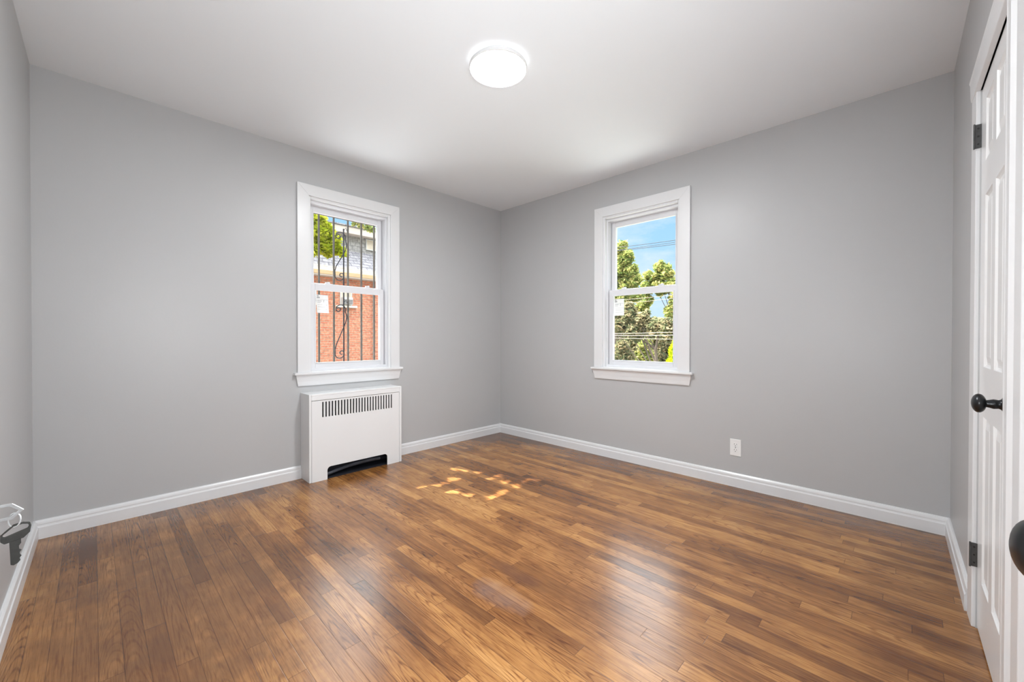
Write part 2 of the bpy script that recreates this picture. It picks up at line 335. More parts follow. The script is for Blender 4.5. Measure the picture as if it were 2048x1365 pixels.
struct(MB().hexa([(-.7, -.7), (XB + T, -.7), (XB + T, YA + T), (-.7, YA + T)], -0.15, 0.0).build('floor', M_FLOOR),
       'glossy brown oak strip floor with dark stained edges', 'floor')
struct(MB().box(-.7, XB + T, -.7, YA + T, H, H + .2).build('ceiling', M_CEIL), 'smooth white painted ceiling around the round lamp', 'ceiling')

def wall_hole(name, u0, u1, hu0, hu1, hz0, hz1, along_x, label):
    m = MB()
    for a, b, c, d in ((u0, hu0, 0, H), (hu1, u1, 0, H), (hu0, hu1, 0, hz0), (hu0, hu1, hz1, H)):
        if along_x: m.box(a, b, YA, YA + T, c, d)
        else: m.box(XB, XB + T, a, b, c, d)
    o = m.build(name, M_WALL)
    bm = bmesh.new(); bm.from_mesh(o.data); bmesh.ops.remove_doubles(bm, verts=bm.verts, dist=1e-5); bm.to_mesh(o.data); bm.free()
    return struct(o, label, 'wall')
WU, WZ0, WZ1 = .834, .785, 2.187
AX0, BY1 = 1.043, 1.999
HO = .075
wall_hole('wall_left', X0 - .05, XB + T, AX0 + HO, AX0 + WU - HO, WZ0 - .01, WZ1 - HO, True, 'grey painted wall behind the white radiator cover')
wall_hole('wall_right', -.7, YA, BY1 - WU + HO, BY1 - HO, WZ0 - .01, WZ1 - HO, False, 'grey painted wall holding the outlet plate')
struct(MB().hexa([(xC(-.7), -.7), (xC(YA), YA), (xC(YA) - T, YA), (xC(-.7) - T, -.7)], 0, H).build('wall_near_left', M_WALL),
       'glossy grey wall at the left edge beside the hanging key', 'wall')
nr = MB(); DH, DK = 2.205, 1.600
for xa, xb_, za, zb_ in ((X0 - .1, DK, 0, H), (DH, XB, 0, H), (DK, DH, 1.927, H)):
    nr.hexa([(xa, yD(xa)), (xb_, yD(xb_)), (xb_, yD(xb_) - T), (xa, yD(xa) - T)], za, zb_)
nr.hexa([(DK - .1, yD(DK) - .5), (DH + .1, yD(DH) - .5), (DH + .1, yD(DH) - .45), (DK - .1, yD(DK) - .45)], 0, H)
nr = nr.build('wall_near_right', M_WALL); bm = bmesh.new(); bm.from_mesh(nr.data); bmesh.ops.remove_doubles(bm, verts=bm.verts, dist=1e-5); bm.to_mesh(nr.data); bm.free()
struct(nr, 'grey wall sliver around the closet door', 'wall')

# baseboards: outline (distance from wall, height)
BP = [(0, 0), (.018, 0), (.018, .060), (.0145, .064), (.013, .071), (.014, .076), (.012, .086), (.006, .0945), (0, .0952)]
def baseboard(name, p0, p1, label, mit0=0, mit1=0):
    """p0 -> p1 on the wall line; the room lies to the left of that direction"""
    a, b = Vector(p0), Vector(p1); d = (b - a).normalized(); n = Vector((-d.y, d.x)); vs = []
    for base, mt, sg in ((a, mit0, 1), (b, mit1, -1)):
        for t, h in BP:
            q = base + n * t + d * (t * mt * sg); vs.append((q.x, q.y, h))
    k = len(BP); fs = [tuple(range(k)), tuple(range(2 * k - 1, k - 1, -1))] + [(i, k + i, k + (i + 1) % k, (i + 1) % k) for i in range(k)]
    return struct(MB().add(vs, fs).build(name, M_TRIM), label, 'baseboard')
CV0, CV1 = 1.066, 1.804
baseboard('baseboard_left', (CV0 - .001, YA), (xC(YA), YA), 'white baseboard left of the radiator cover', 0, 1)
baseboard('baseboard_back', (XB, YA), (CV1 + .001, YA), 'white baseboard between the radiator cover and the far corner', 1, 0)
baseboard('baseboard_right', (XB, yD(XB)), (XB, YA), 'long white baseboard under the outlet', 1, 1)
baseboard('baseboard_near_left', (xC(YA), YA), (xC(1.0), 1.0), 'white baseboard running behind the hanging key', 1, 0)
baseboard('baseboard_near_right', (2.315, yD(2.315)), (XB, yD(XB)), 'short white baseboard beside the closet door casing', 0, 1)

# ------------------------------------------------------------------ windows (local u = left to right, d = outwards, z)
def frame_mb(u0, u1, z0, z1, wl, wr, wb, wt, d0, d1):
    m = MB(); m.box(u0, u0 + wl, d0, d1, z0, z1); m.box(u1 - wr, u1, d0, d1, z0, z1)
    m.box(u0 + wl, u1 - wr, d0, d1, z0, z0 + wb); m.box(u0 + wl, u1 - wr, d0, d1, z1 - wt, z1); return m

def window(name, loc, rz, label):
    w = struct(empty(name, loc, rz), label, 'window')
    cw = .082
    m = MB()                                            # mitred flat casing with eased edge and inner bead
    o_, i_ = (0, WU, WZ1), (cw, WU - cw, WZ1 - cw)
    def strip(a, b, c, d, t):                           # quad a-b-c-d in (u,z), from wall to thickness t
        vs = [(p[0], 0, p[1]) for p in (a, b, c, d)] + [(p[0], -t, p[1]) for p in (a, b, c, d)]
        m.add(vs, [(0, 1, 2, 3), (7, 6, 5, 4), (0, 4, 5, 1), (1, 5, 6, 2), (2, 6, 7, 3), (3, 7, 4, 0)])
    zb = WZ0
    strip((0, zb), (cw, zb), (cw, WZ1 - cw), (0, WZ1), .020)
    strip((WU - cw, zb), (WU, zb), (WU, WZ1), (WU - cw, WZ1 - cw), .020)
    strip((0, WZ1), (cw, WZ1 - cw), (WU - cw, WZ1 - cw), (WU, WZ1), .020)
    m.build('window_casing', M_TRIM, w, bevel=.0015)
    # inner stop, stepping back from the casing
    frame_mb(cw - .006, WU - cw + .006, zb - .005, WZ1 - cw + .006, .022, .022, .01, .024, -.004, .045).build('window_stop', M_TRIM, w, bevel=.003)
    frame_mb(cw - .006, WU - cw + .006, zb - .005, WZ1 - cw + .006, .012, .012, .03, .012, .045, .150).build('window_jamb', M_VINYL, w, bevel=.002)
    frame_mb(cw + .010, WU - cw - .010, zb + .004, WZ1 - cw - .008, .016, .016, .022, .030, .030, .145).build('window_frame', M_VINYL, w, bevel=.003)
    g0, g1 = .147, .687
    up = frame_mb(g0 - .034, g1 + .031, 1.425, WZ1 - cw - .030, .034, .034, .044, .052, .090, .125).build('upper_sash', M_VINYL, w, bevel=.003)
    frame_mb(g0 - .004, g1 + .004, 1.462, 2.028, .009, .009, .008, .009, .086, .106).build('glazing_bead', M_VINYL, up, bevel=.002)
    MB().box(g0 - .004, g1 + .004, .106, .110, 1.462, 2.028).build('pane', M_GLASS, up)
    lo = frame_mb(g0 - .034, g1 + .031, .805, 1.462, .034, .034, .042, .048, .048, .084).build('lower_sash', M_VINYL, w, bevel=.003)
    frame_mb(g0 - .004, g1 + .004, .842, 1.419, .009, .009, .008, .009, .044, .064).build('glazing_bead', M_VINYL, lo, bevel=.002)
    MB().box(g0 - .004, g1 + .004, .064, .068, .842, 1.419).build('pane', M_GLASS, lo)
    for u in (.255, .585):
        k = MB().box(u - .030, u + .030, .052, .080, 1.462, 1.468)
        k.lathe([(.013, 0), (.013, .010), (.009, .014)], (u, .066, 1.468), (0, 0, 1), 18)
        k.hexa([(u - .026, .058), (u + .004, .056), (u + .004, .070), (u - .026, .068)], 1.470, 1.479)
        k.build('sash_lock', M_VINYL, lo, bevel=.001)
    MB().box(-.026, WU + .026, -.040, .050, WZ0 - .020, WZ0).build('window_stool', M_TRIM, w, bevel=.006, segs=3)
    a = MB()                                            # apron: cove profile, ends cut back
    pr = [(0, .683), (-.012, .683), (-.014, .690), (-.016, .715), (-.022, .745), (-.030, .765), (0, .765)]
    vs = []
    for sgn in (0, 1):
        for d, z in pr:
            e = .018 * (.765 - z) / .082
            vs.append(((-.014 + e) if sgn == 0 else (WU + .014 - e), d, z))
    k = len(pr); a.add(vs, [tuple(range(k)), tuple(range(2 * k - 1, k - 1, -1))] + [(i, k + i, k + (i + 1) % k, (i + 1) % k) for i in range(k)])
    a.build('window_apron', M_TRIM, w)
    return w
window('window_1', (AX0, YA, 0), 0, 'white double-hung window above the radiator cover, iron bars outside')
window('window_2', (XB, BY1, 0), -math.pi / 2, 'white double-hung window facing trees and sky')

def paper(loc, rz, u0, u1, z0, z1, label, group, tilt=0):
    r = tag(empty('paper_label', loc, rz), label, 'label', group)
    s = MB().add([(u0, .0615, z1), (u1, .0612, z1), (u1 + tilt, .060, z0), (u0 + tilt * 1.4, .060, z0), (u0, .0630, z1), (u1, .0630, z1), (u1 + tilt, .0626, z0), (u0 + tilt * 1.4, .0626, z0)],
                 [(0, 1, 2, 3), (7, 6, 5, 4), (0, 4, 5, 1), (1, 5, 6, 2), (2, 6, 7, 3), (3, 7, 4, 0)]).build('paper_sheet', M_LABEL, r)
    w, h = u1 - u0, z1 - z0; k = MB()
    def bar(a, b, c, d): k.box(u0 + a * w, u0 + b * w, .0590, .0600, z1 - d * h, z1 - c * h)
    bar(.06, .22, .05, .10); bar(.06, .30, .12, .20); bar(.10, .95, .270, .283); bar(.10, .45, .33, .36); bar(.10, .38, .42, .44)
    bar(.62, .66, .27, .42); bar(.12, .95, .545, .555); bar(.14, .75, .66, .675); bar(.14, .90, .80, .812); bar(.0, 1., 0, .012)
    k.build('printed_lines', M_INK, r); return r
paper((AX0, YA, 0), 0, .158, .250, 1.236, 1.378, 'white printed paper label on the glass of the window above the radiator cover', 'paper labels on the lower panes', .006)
paper((XB, BY1, 0), -math.pi / 2, .156, .249, 1.238, 1.384, 'white printed paper label on the glass of the window facing the trees', 'paper labels on the lower panes')

# ------------------------------------------------------------------ radiator cover
rc = tag(empty('radiator_cover', (CV0, YA, 0)), 'white metal radiator cover with slotted grille standing under the left window', 'radiator cover')
RW, RD, RH = CV1 - CV0, .174, .634
b = MB()
b.box(0, .016, -RD, -.001, 0, RH); b.box(RW - .020, RW, -RD, -.001, 0, RH)
b.box(.016, RW - .020, -RD, -.001, RH - .014, RH); b.box(.016, RW - .020, -RD, -RD + .012, RH - .046, RH - .014)
b.build('cover_body', M_COVER, rc, bevel=.0025)
fx0, fx1, fz1 = .0175, RW - .0225, RH - .0485
c0, c1, ch, cr_ = .127, .608, .092, .026
arc = lambda cx, cz, a0, a1: [(cx + cr_ * math.cos(math.radians(a0 + (a1 - a0) * i / 6)), cz + cr_ * math.sin(math.radians(a0 + (a1 - a0) * i / 6))) for i in range(7)]
p = MB(); yf0, yf1 = -RD + .001, -RD + .007
sz0, sz1, sx0, ns = .462, .574, .096, 25; pitch = (.645 - .096) / 24; sw = .0105
p.prism([(fx0, 0), (c0, 0)] + arc(c0 + cr_, ch - cr_, 180, 90) + arc(c1 - cr_, ch - cr_, 90, 0) + [(c1, 0), (fx1, 0), (fx1, sz0), (fx0, sz0)], yf0, yf1, 'y')
p.box(fx0, fx1, yf0, yf1, sz1, fz1)
edges = [fx0] + sum([[sx0 + i * pitch - sw / 2, sx0 + i * pitch + sw / 2] for i in range(ns)], []) + [fx1]
for i in range(0, len(edges), 2): p.box(edges[i], edges[i + 1], yf0, yf1, sz0, sz1)
fp = p.build('front_panel', M_COVER, rc)
bm = bmesh.new(); bm.from_mesh(fp.data); bmesh.ops.remove_doubles(bm, verts=bm.verts, dist=1e-5); bm.to_mesh(fp.data); bm.free()
k = MB().box(.018, RW - .022, -.012, -.002, .002, RH - .016).box(.018, RW - .022, -RD + .020, -RD + .023, .13, RH - .016).box(.0165, .0185, -RD + .012, -.012, .004, RH - .016).box(RW - .0225, RW - .0205, -RD + .012, -.012, .004, RH - .016)          # dark sheets standing in for shade inside the cover, then radiator sections
for i in range(11): k.box(.05 + i * .058, .05 + i * .058 + .031, -.140, -.03, .12, .43)
k.box(.018, RW - .022, -RD + .012, -.012, .001, .004)
tag(k.build('radiator', M_DARK, rc), 'black radiator and added dark shade sheets inside the cover', None)
k = MB(); k.tube([(.13 + .43 * i / 12, -.135 + .02 * math.sin(i / 12 * math.pi), .028 + .030 * math.sin(i / 12 * math.pi * .55)) for i in range(13)], .014, 12)
k.build('radiator_pipe', M_PIPE, rc)

# ------------------------------------------------------------------ ceiling lamp
LX, LY = 1.438, 1.494
cl_ = tag(empty('ceiling_lamp', (LX, LY, H)), 'round flush white ceiling lamp, lit, in the middle of the ceiling', 'ceiling lamp')
MB().lathe([(.118, 0), (.124, -.002), (.126, -.008), (.126, -.013)], (0, 0, 0), (0, 0, 1), 64).build('lamp_base', M_RIM, cl_)
MB().lathe([(.126, -.0125), (.138, -.014), (.1405, -.020), (.1395, -.026), (.1375, -.028)], (0, 0, 0), (0, 0, 1), 64).build('lamp_side', M_DIFFS, cl_)
MB().lathe([(.1375, -.0275), (.1425, -.020), (.146, -.020), (.1475, -.0255), (.1465, -.034), (.1425, -.0365), (.1375, -.034), (.1345, -.030)], (0, 0, 0), (0, 0, 1), 64).build('lamp_rim', M_RIM, cl_)
MB().lathe([(.136, -.0300), (.134, -.0312), (.10, -.0330), (.05, -.0342), (0, -.0345)], (0, 0, 0), (0, 0, 1), 64).build('lamp_diffuser', M_DIFF, cl_)
MB().lathe([(.003, -.034), (.0042, -.036), (.003, -.0385), (0, -.039)], (0, 0, 0), (0, 0, 1), 16).build('finial', M_NICKEL, cl_)

# ------------------------------------------------------------------ outlet
ou = tag(empty('wall_outlet', (XB, .851, .2735), -math.pi / 2), 'white duplex outlet plate low on the right wall', 'outlet')
pl = MB().box(-.036, .036, -.0055, 0, -.0585, .0585).build('cover_plate', M_PLATE, ou, bevel=.0025)
for zc in (.0195, -.0195):
    q = [(math.cos(a) * .0168, math.sin(a) * .0168) for a in [math.radians(x) for x in range(0, 360, 12)]]
    q = [(x, max(-.0140, min(.0140, z)) + zc) for x, z in q]
    r = MB().prism(q, -.0075, -.005, 'y').build('receptacle', M_PLATE, ou, bevel=.0006)
    k = MB().box(-.0085, -.0062, -.0078, -.0070, zc + .001, zc + .010); k.box(.0060, .0083, -.0078, -.0070, zc + .002, zc + .0095)
    k.lathe([(.0028, 0), (.0028, .0008)], (0, -.0070, zc - .0065), (0, -1, 0), 14); k.build('slots', M_SLOT, r)
MB().lathe([(.0032, 0), (.0030, .0012), (0, .0016)], (0, -.0055, 0), (0, -1, 0), 14).build('screw', M_SLOT, ou)

# ------------------------------------------------------------------ doors
def knob(parent, loc, axis, rose=.033, ball=.0255, proj=.064, m=M_KNOB, name='door_knob'):
    k = MB(); n = 40; ax_ = ball * .56; c = proj - ax_
    prof = [(rose * .98, 0), (rose, .002), (rose * .94, .005), (rose * .55, .008), (.0135, .011), (.0115, .015), (.0125, .020), (.0130, .024), (.0105, c - ax_ - .004), (.0095, c - ax_ * .94)]
    prof += [(ball * math.sin(math.radians(a)), c - ax_ * math.cos(math.radians(a))) for a in range(24, 181, 12)]
    k.lathe(prof, loc, axis, n); return k.build(name, m, parent)

def panel_door(parent, L_, z0, z1, th, panels, m=M_DOOR):
    """leaf: local x along the leaf, face at y=0 looking to +y; grooved and raised panels"""
    xs = sorted({0, L_} | {a for p in panels for a in p[:2]}); zs = sorted({z0, z1} | {a for p in panels for a in p[2:]})
    k = MB(); isp = lambda a, b, c, d: any(p[0] <= a + 1e-6 and b <= p[1] + 1e-6 and p[2] <= c + 1e-6 and d <= p[3] + 1e-6 for p in panels)
    for i in range(len(xs) - 1):
        for j in range(len(zs) - 1):
            if not isp(xs[i], xs[i + 1], zs[j], zs[j + 1]):
                k.add([(xs[i], 0, zs[j]), (xs[i + 1], 0, zs[j]), (xs[i + 1], 0, zs[j + 1]), (xs[i], 0, zs[j + 1])], [(0, 1, 2, 3)])
    k.box(0, L_, -th, -.013, z0, z1)
    for x in (0, L_): k.add([(x, 0, z0), (x, 0, z1), (x, -.013, z1), (x, -.013, z0)], [(0, 1, 2, 3)])
    for z in (z0, z1): k.add([(0, 0, z), (L_, 0, z), (L_, -.013, z), (0, -.013, z)], [(0, 1, 2, 3)])
    leaf = k.build('door_leaf', m, parent)
    for a, b_, c, d in panels:
        q = MB(); lv = [(0, 0), (.004, -.004), (.009, -.007), (.015, -.007), (.036, -.002), (.040, -.002)]; vs = []
        for e, y in lv: vs += [(a + e, y, c + e), (b_ - e, y, c + e), (b_ - e, y, d - e), (a + e, y, d - e)]
        fs = [(4 * i + j, 4 * i + (j + 1) % 4, 4 * i + 4 + (j + 1) % 4, 4 * i + 4 + j) for i in range(len(lv) - 1) for j in range(4)] + [tuple(4 * (len(lv) - 1) + j for j in range(4))]
        q.add(vs, fs).build('door_panel', m, parent=leaf)
    return leaf

# closet door in the near-right wall: leaf 2.205 (hinges) .. 1.600
ang = math.atan(.01325)
d1 = struct(empty('door_1', (DH, yD(DH), 0), math.pi + ang), 'white six-panel closet door with black knob at the right edge', 'door')
# local x runs towards the camera (-X), local +y points away from the room, so mirror the leaf depth
LF = DH - DK
pz = [(1.648, 1.860), (.945, 1.532), (.200, .775)]
pans = [(LF - .092 - .140, LF - .092, a, b_) for a, b_ in pz] + [(LF - .422, LF - .288, a, b_) for a, b_ in pz]
leaf = panel_door(d1, LF, .008, 1.925, .035, pans)
leaf.location = (LF, .004, 0); leaf.rotation_euler = (0, 0, math.pi)
kb = knob(d1, (DH - 1.665, -.001, .868), (0, -1, 0))
# casing: outline (x across, protrusion)
def casing(parent, x0, x1, ridge, inner_left):
    n = []
    w = x1 - x0
    for f, t in ridge: n.append((x0 + f * w, -t))
    return [(x0, .02)] + n + [(x1, .02)]
far = MB(); far.prism(casing(d1, -.100, -.002, [(0, .006), (.10, .012), (.35, .0115), (.8, .011), (1, .010)], True), 0, 1.927 + .09, 'z')
far.build('door_casing', M_TRIM, d1, bevel=.002)
far = MB(); far.prism(casing(d1, LF, LF + .232, [(0, .018), (.14, .012), (.18, .020), (.34, .021), (.40, .012), (.62, .012), (.68, .022), (.95, .021), (1, .010)], False), 0, 2.017, 'z')
far.build('door_casing', M_TRIM, d1, bevel=.002)
MB().prism([(.02, 1.927), (-.014, 1.927), (-.016, 1.945), (-.017, 1.990), (-.020, 2.000), (-.012, 2.017), (.02, 2.017)], -.099, LF + .231, 'x').build('door_head_casing', M_TRIM, d1, bevel=.002)
for zc in (1.765, .263):
    h = MB().box(-.0015, .0010, -.0125, .0035, zc - .0425, zc + .0425)
    h.tube([(.0015, -.0145, zc - .0445), (.0015, -.0145, zc + .0445)], .0026, 12)
    ho = h.build('hinge', M_HINGE, d1)
    s_ = MB()
    for i in (-1, 0, 1): s_.lathe([(.0032, 0), (.003, .0006)], (.0010, -.0045, zc + i * .028), (1, 0, 0), 12)
    s_.build('screws', M_SCREW, ho)

# second door leaf folded open against the near-right wall, only its knob reaches into view
d3 = struct(empty('door_3', (.700, -.1400, 0), math.pi), 'white door leaf with large black knob cut by the right edge', 'door')
lf = panel_door(d3, .76, .010, 1.99, .035, [(.10, .34, .2, .775), (.42, .66, .2, .775), (.10, .34, .945, 1.55), (.42, .66, .945, 1.55), (.10, .34, 1.65, 1.88), (.42, .66, 1.65, 1.88)])
lf.location = (.76, 0, 0); lf.rotation_euler = (0, 0, math.pi)
knob(d3, (.078, 0, .8415), (0, -1, 0), rose=.036, ball=.0285, proj=.066)

# door leaf folded open against the near-left wall, with keys in its lock
KY = .800
d2 = struct(empty('door_2', (-.170, KY + .06, 0), -math.pi / 2), 'white door leaf with lock holding the keys, left edge', 'door')
lf = panel_door(d2, .80, .010, 1.99, .035, [(.12, .36, .2, .775), (.44, .68, .2, .775), (.12, .36, .945, 1.55), (.44, .68, .945, 1.55), (.12, .36, 1.65, 1.88), (.44, .68, 1.65, 1.88)])
knob(d2, (.06, 0, .827), (0, 1, 0), rose=.033, ball=.026, proj=.058)

# keys: a bright key stuck in the lock, a ring, a dark key hanging from it
hx = lambda cx, cz, r, st, n=6, ph=0: [(cx + r * math.cos(2 * math.pi * i / n + ph), cz + st * r * math.sin(2 * math.pi * i / n + ph)) for i in range(n)]
def bow(k, outer, inner, y0, y1):
    n = len(outer); vs = [(x, y0, z) for x, z in outer] + [(x, y0, z) for x, z in inner] + [(x, y1, z) for x, z in outer] + [(x, y1, z) for x, z in inner]; fs = []
    for i in range(n):
        j = (i + 1) % n
        fs += [(i, j, n + j, n + i), (2 * n + i, 3 * n + i, 3 * n + j, 2 * n + j), (i, 2 * n + i, 2 * n + j, j), (n + i, n + j, 3 * n + j, 3 * n + i)]
    return k.add(vs, fs)
kz = .838
key1 = tag(empty('door_key', (-.1045, KY, kz)), 'bright nickel key stuck in the lock at the left edge', 'key')
k = MB(); bow(k, hx(.0235, -.012, .019, .62, 6, 0), hx(.0235, -.012, .0145, .52, 6, 0), -.0011, .0011)
k.box(.0, .008, -.0011, .0011, -.015, -.008)
k.build('key_bow', M_NICKEL, key1, bevel=.0005)
MB().box(-.014, .001, -.001, .001, -.014, -.009).build('key_blade', M_NICKEL, key1)
ring = MB().tube([(.0275 + .0050 * math.sin(a), .0006 * math.cos(a), -.0215 + .0085 * math.cos(a)) for a in [2 * math.pi * i / 24 for i in range(24)]], .0009, 8, closed=True)
rg = ring.build('key_ring', M_NICKEL, None); rg.location = (-.0975, KY, kz -.002); tag(rg, 'thin bright wire ring joining the two keys', 'ring')
key2 = tag(empty('door_key', (-.0690, KY, kz - .030), math.radians(14)), 'dark key hanging from the wire ring near the left edge', 'key')
k = MB()
outer = [(-.0125, -.009), (-.002, .001), (.006, .0015), (.0115, -.0005), (.0125, -.005), (.0115, -.013), (.006, -.0185), (-.0095, -.0205), (-.0125, -.017)]
inner = [(-.0108, -.0090), (-.002, -.0012), (.005, -.0006), (.0098, -.0022), (.0108, -.0045), (.0098, -.0072), (.003, -.0090), (-.0085, -.0118), (-.0104, -.0112)]
bow(k, outer, inner, -.0014, .0014); k.build('key_bow', M_KEY, key2, bevel=.0006)
k = MB(); k.prism([(-.0055, -.018), (.004, -.018), (.0040, -.024), (.0022, -.027), (.0024, -.031), (.0045, -.033), (.0028, -.0355), (.0030, -.038), (.0044, -.040), (.0028, -.0425), (.0034, -.0455), (.0010, -.0485), (-.0022, -.0498), (-.0045, -.0485), (-.0050, -.030)], -.0011, .0011, 'y')
k.build('key_blade', M_KEY, key2, bevel=.0004)

# ------------------------------------------------------------------ iron window guard outside the left window
G = YA + T + .10
gd = tag(empty('window_guard', (0, G, 0)), 'iron window guard with scrollwork outside the window above the radiator cover', 'window guard')
def gx(x): return x * G / 3.55                    # measured on a plane 3.55 m away
def gz(z): return CAM_Z + (z - CAM_Z) * G / 3.55
zt, zl = gz(2.10), .62
for xb in (1.20, 1.324, 1.448, 1.572, 1.695, 1.818, 1.942):
    MB().box(gx(xb) - .0065, gx(xb) + .0065, -.0065, .0065, zl, zt + .02).build('bar', M_IRON, gd, bevel=.001)
for z in (zt - .012, zl + .03):
    MB().box(gx(1.14), gx(2.0), -.004, .004, z - .010, z + .010).build('rail', M_IRON, gd, bevel=.001)
MB().box(gx(1.534) - .0045, gx(1.534) + .0045, -.0045, .0045, zl, zt - .1).build('centre_bar', M_IRONB, gd)
for xx in (1.14, 2.0):
    for z in (zt - .012, zl + .03): MB().tube([(gx(xx), 0, z), (gx(xx), -.10, z)], .006, 8).build('wall_bracket', M_IRON, gd)
def scroll(z0, z1):
    xl, xr = gx(1.448) + .008, gx(1.572) - .008; r1 = .042; pts = []
    cx, cz = xl + .052, z1 - r1
    for i in range(26):                                # curl at the top left
        a = math.radians(-230 + i * 13); rr = r1 * (.35 + .65 * min(1, i / 14)); pts.append((cx + rr * math.cos(-a + math.pi), 0, cz + rr * math.sin(-a + math.pi)))
    top = [(cx + r1 * math.cos(math.radians(a)), 0, cz + r1 * math.sin(math.radians(a))) for a in range(200, -21, -20)]
    curl = [(cx - .020 + .022 * math.cos(math.radians(a)) * (1 - (a - 200) / 700), 0, cz + .004 + .022 * math.sin(math.radians(a)) * (1 - (a - 200) / 700)) for a in range(520, 199, -25)]
    diag = [(xr - .002, 0, z1 - .10), (xr - .012, 0, z1 - .15), (xl + .012, 0, z0 + .12), (xl + .002, 0, z0 + .08)]
    cx2, cz2 = xl + .040, z0 + .040
    bot = [(cx2 + .038 * math.cos(math.radians(a)), 0, cz2 + .038 * math.sin(math.radians(a))) for a in range(170, 391, 20)]
    curl2 = [(cx2 + .018 + .020 * math.cos(math.radians(a)) * (1 - (a - 30) / 600), 0, cz2 + .008 + .020 * math.sin(math.radians(a)) * (1 - (a - 30) / 600)) for a in range(30, 330, 25)]
    k = MB(); k.tube(curl + top + diag + bot + curl2, .0042, 8)
    k.tube([(gx(1.534), 0, z1 + .02), (gx(1.534) + .02, 0, z1 + .045), (xr, 0, z1 + .02)], .003, 6)
    return k.build('scroll', M_IRONB, gd)
scroll(gz(1.54), gz(1.965)); scroll(gz(.86), gz(1.33))

# ------------------------------------------------------------------ outdoors: ground, banks
struct(MB().box(-30, 60, YA + T + .02, 60, -1.3, -1.15).build('ground', M_GROUND), 'pale paved yard outside the left window', 'ground')
struct(MB().box(XB + T + .02, 60, -40, YA + T + .02, -1.3, -1.15).build('ground_right', M_GRASS), 'grassy yard outside the right window', 'ground')
MBK = MB(); MBK.add([(14, -10, -1.15), (14, 30, -1.15), (30, 30, 1.8), (30, -10, 1.8), (14, -10, -1.2), (14, 30, -1.2), (30, 30, -1.2), (30, -10, -1.2)], [(0, 1, 2, 3), (4, 7, 6, 5), (0, 4, 5, 1), (1, 5, 6, 2), (2, 6, 7, 3), (3, 7, 4, 0)])
struct(MBK.build('hillside_ground', M_GRASS), 'brown grassy bank rising behind the trees', 'ground')

# ------------------------------------------------------------------ neighbour's house
hs = tag(empty('brick_house', (0, 12, -1.15)), 'red brick house with grey shingle roof seen through the left window', 'house')
Z = 1.15
def part(mb, name, m, bev=0, par=None):
    return mb.build(name, m, par or hs, bevel=bev)
part(MB().box(-3, 11, 0, 6, 0, 2.85 + Z), 'brick_wall', M_BRICK)
part(MB().box(-3.2, 11.2, -.30, -.18, 2.83 + Z, 2.95 + Z), 'gutter', M_GUTTER, .01)
part(MB().box(-3.2, 11.2, -.28, .05, 2.80 + Z, 2.84 + Z), 'soffit', M_FASCIA)
part(MB().prism([(-.22, 2.92 + Z), (.10, 3.15 + Z), (.10, 3.05 + Z), (-.15, 2.84 + Z)], -3.2, 11.2, 'x'), 'lower_roof', M_TANSH)
part(MB().prism([(.08, 3.12 + Z), (.85, 4.32 + Z), (6.0, 3.2 + Z), (6.0, 3.0 + Z), (.10, 3.0 + Z)], -3.2, 4.9, 'x'), 'roof', M_SHINGLE)
part(MB().prism([(.08, 3.12 + Z), (1.05, 3.90 + Z), (1.05, 3.0 + Z), (.10, 3.0 + Z)], 4.9, 11.2, 'x'), 'roof', M_SHINGLE)
part(MB().box(5.0, 11, 1.0, 5.5, 3.5 + Z, 4.45 + Z), 'upper_storey', M_SIDE)
part(MB().box(4.75, 11.2, .72, 5.8, 4.36 + Z, 4.58 + Z), 'fascia', M_FASCIA, .01)
part(MB().box(4.70, 11.25, .68, 5.85, 4.58 + Z, 4.62 + Z), 'flat_roof', M_SHINGLE)
def hwin(x0, x1, z0, z1, y, ac=True):
    w = part(frame_mb(x0, x1, z0 + Z, z1 + Z, .03, .03, .03, .03, y - .03, y + .02), 'house_window', M_WHITEX, .004)
    part(MB().box(x0 + .03, x1 - .03, y - .02, y - .012, z0 + .03 + Z, z1 - .03 + Z), 'blind', M_BLIND, 0, w)
    if ac:
        part(MB().box(x0 + .03, x1 - .03, y - .16, y - .02, z0 + .025 + Z, z0 + .235 + Z), 'air_conditioner', M_WHITEX, .006, w)
        g = MB()
        for i in range(3): g.box(x0 + .045, x1 - .045, y - .168, y - .159, z0 + .04 + i * .047 + Z, z0 + .075 + i * .047 + Z)
        part(g, 'vent_grille', M_ACG, 0, w)
        part(MB().box(x0 - .13, x1 + .13, y - .10, y, z0 - .065 + Z, z0 + Z), 'stone_sill', M_STONE, .005)
hwin(5.07, 5.43, 2.0, 2.44, 0); hwin(3.75, 4.40, 2.03, 2.44, 0)
hwin(6.36, 6.80, 3.98, 4.34, .98, False)
part(MB().box(3.9, 4.72, -.03, .001, 2.44 + Z, 2.56 + Z), 'stone_lintel', M_STONE)
part(MB().tube([(6.10, -.06, .0 + .1), (6.10, -.06, 2.80 + Z)], .022, 10), 'downspout', M_FASCIA)

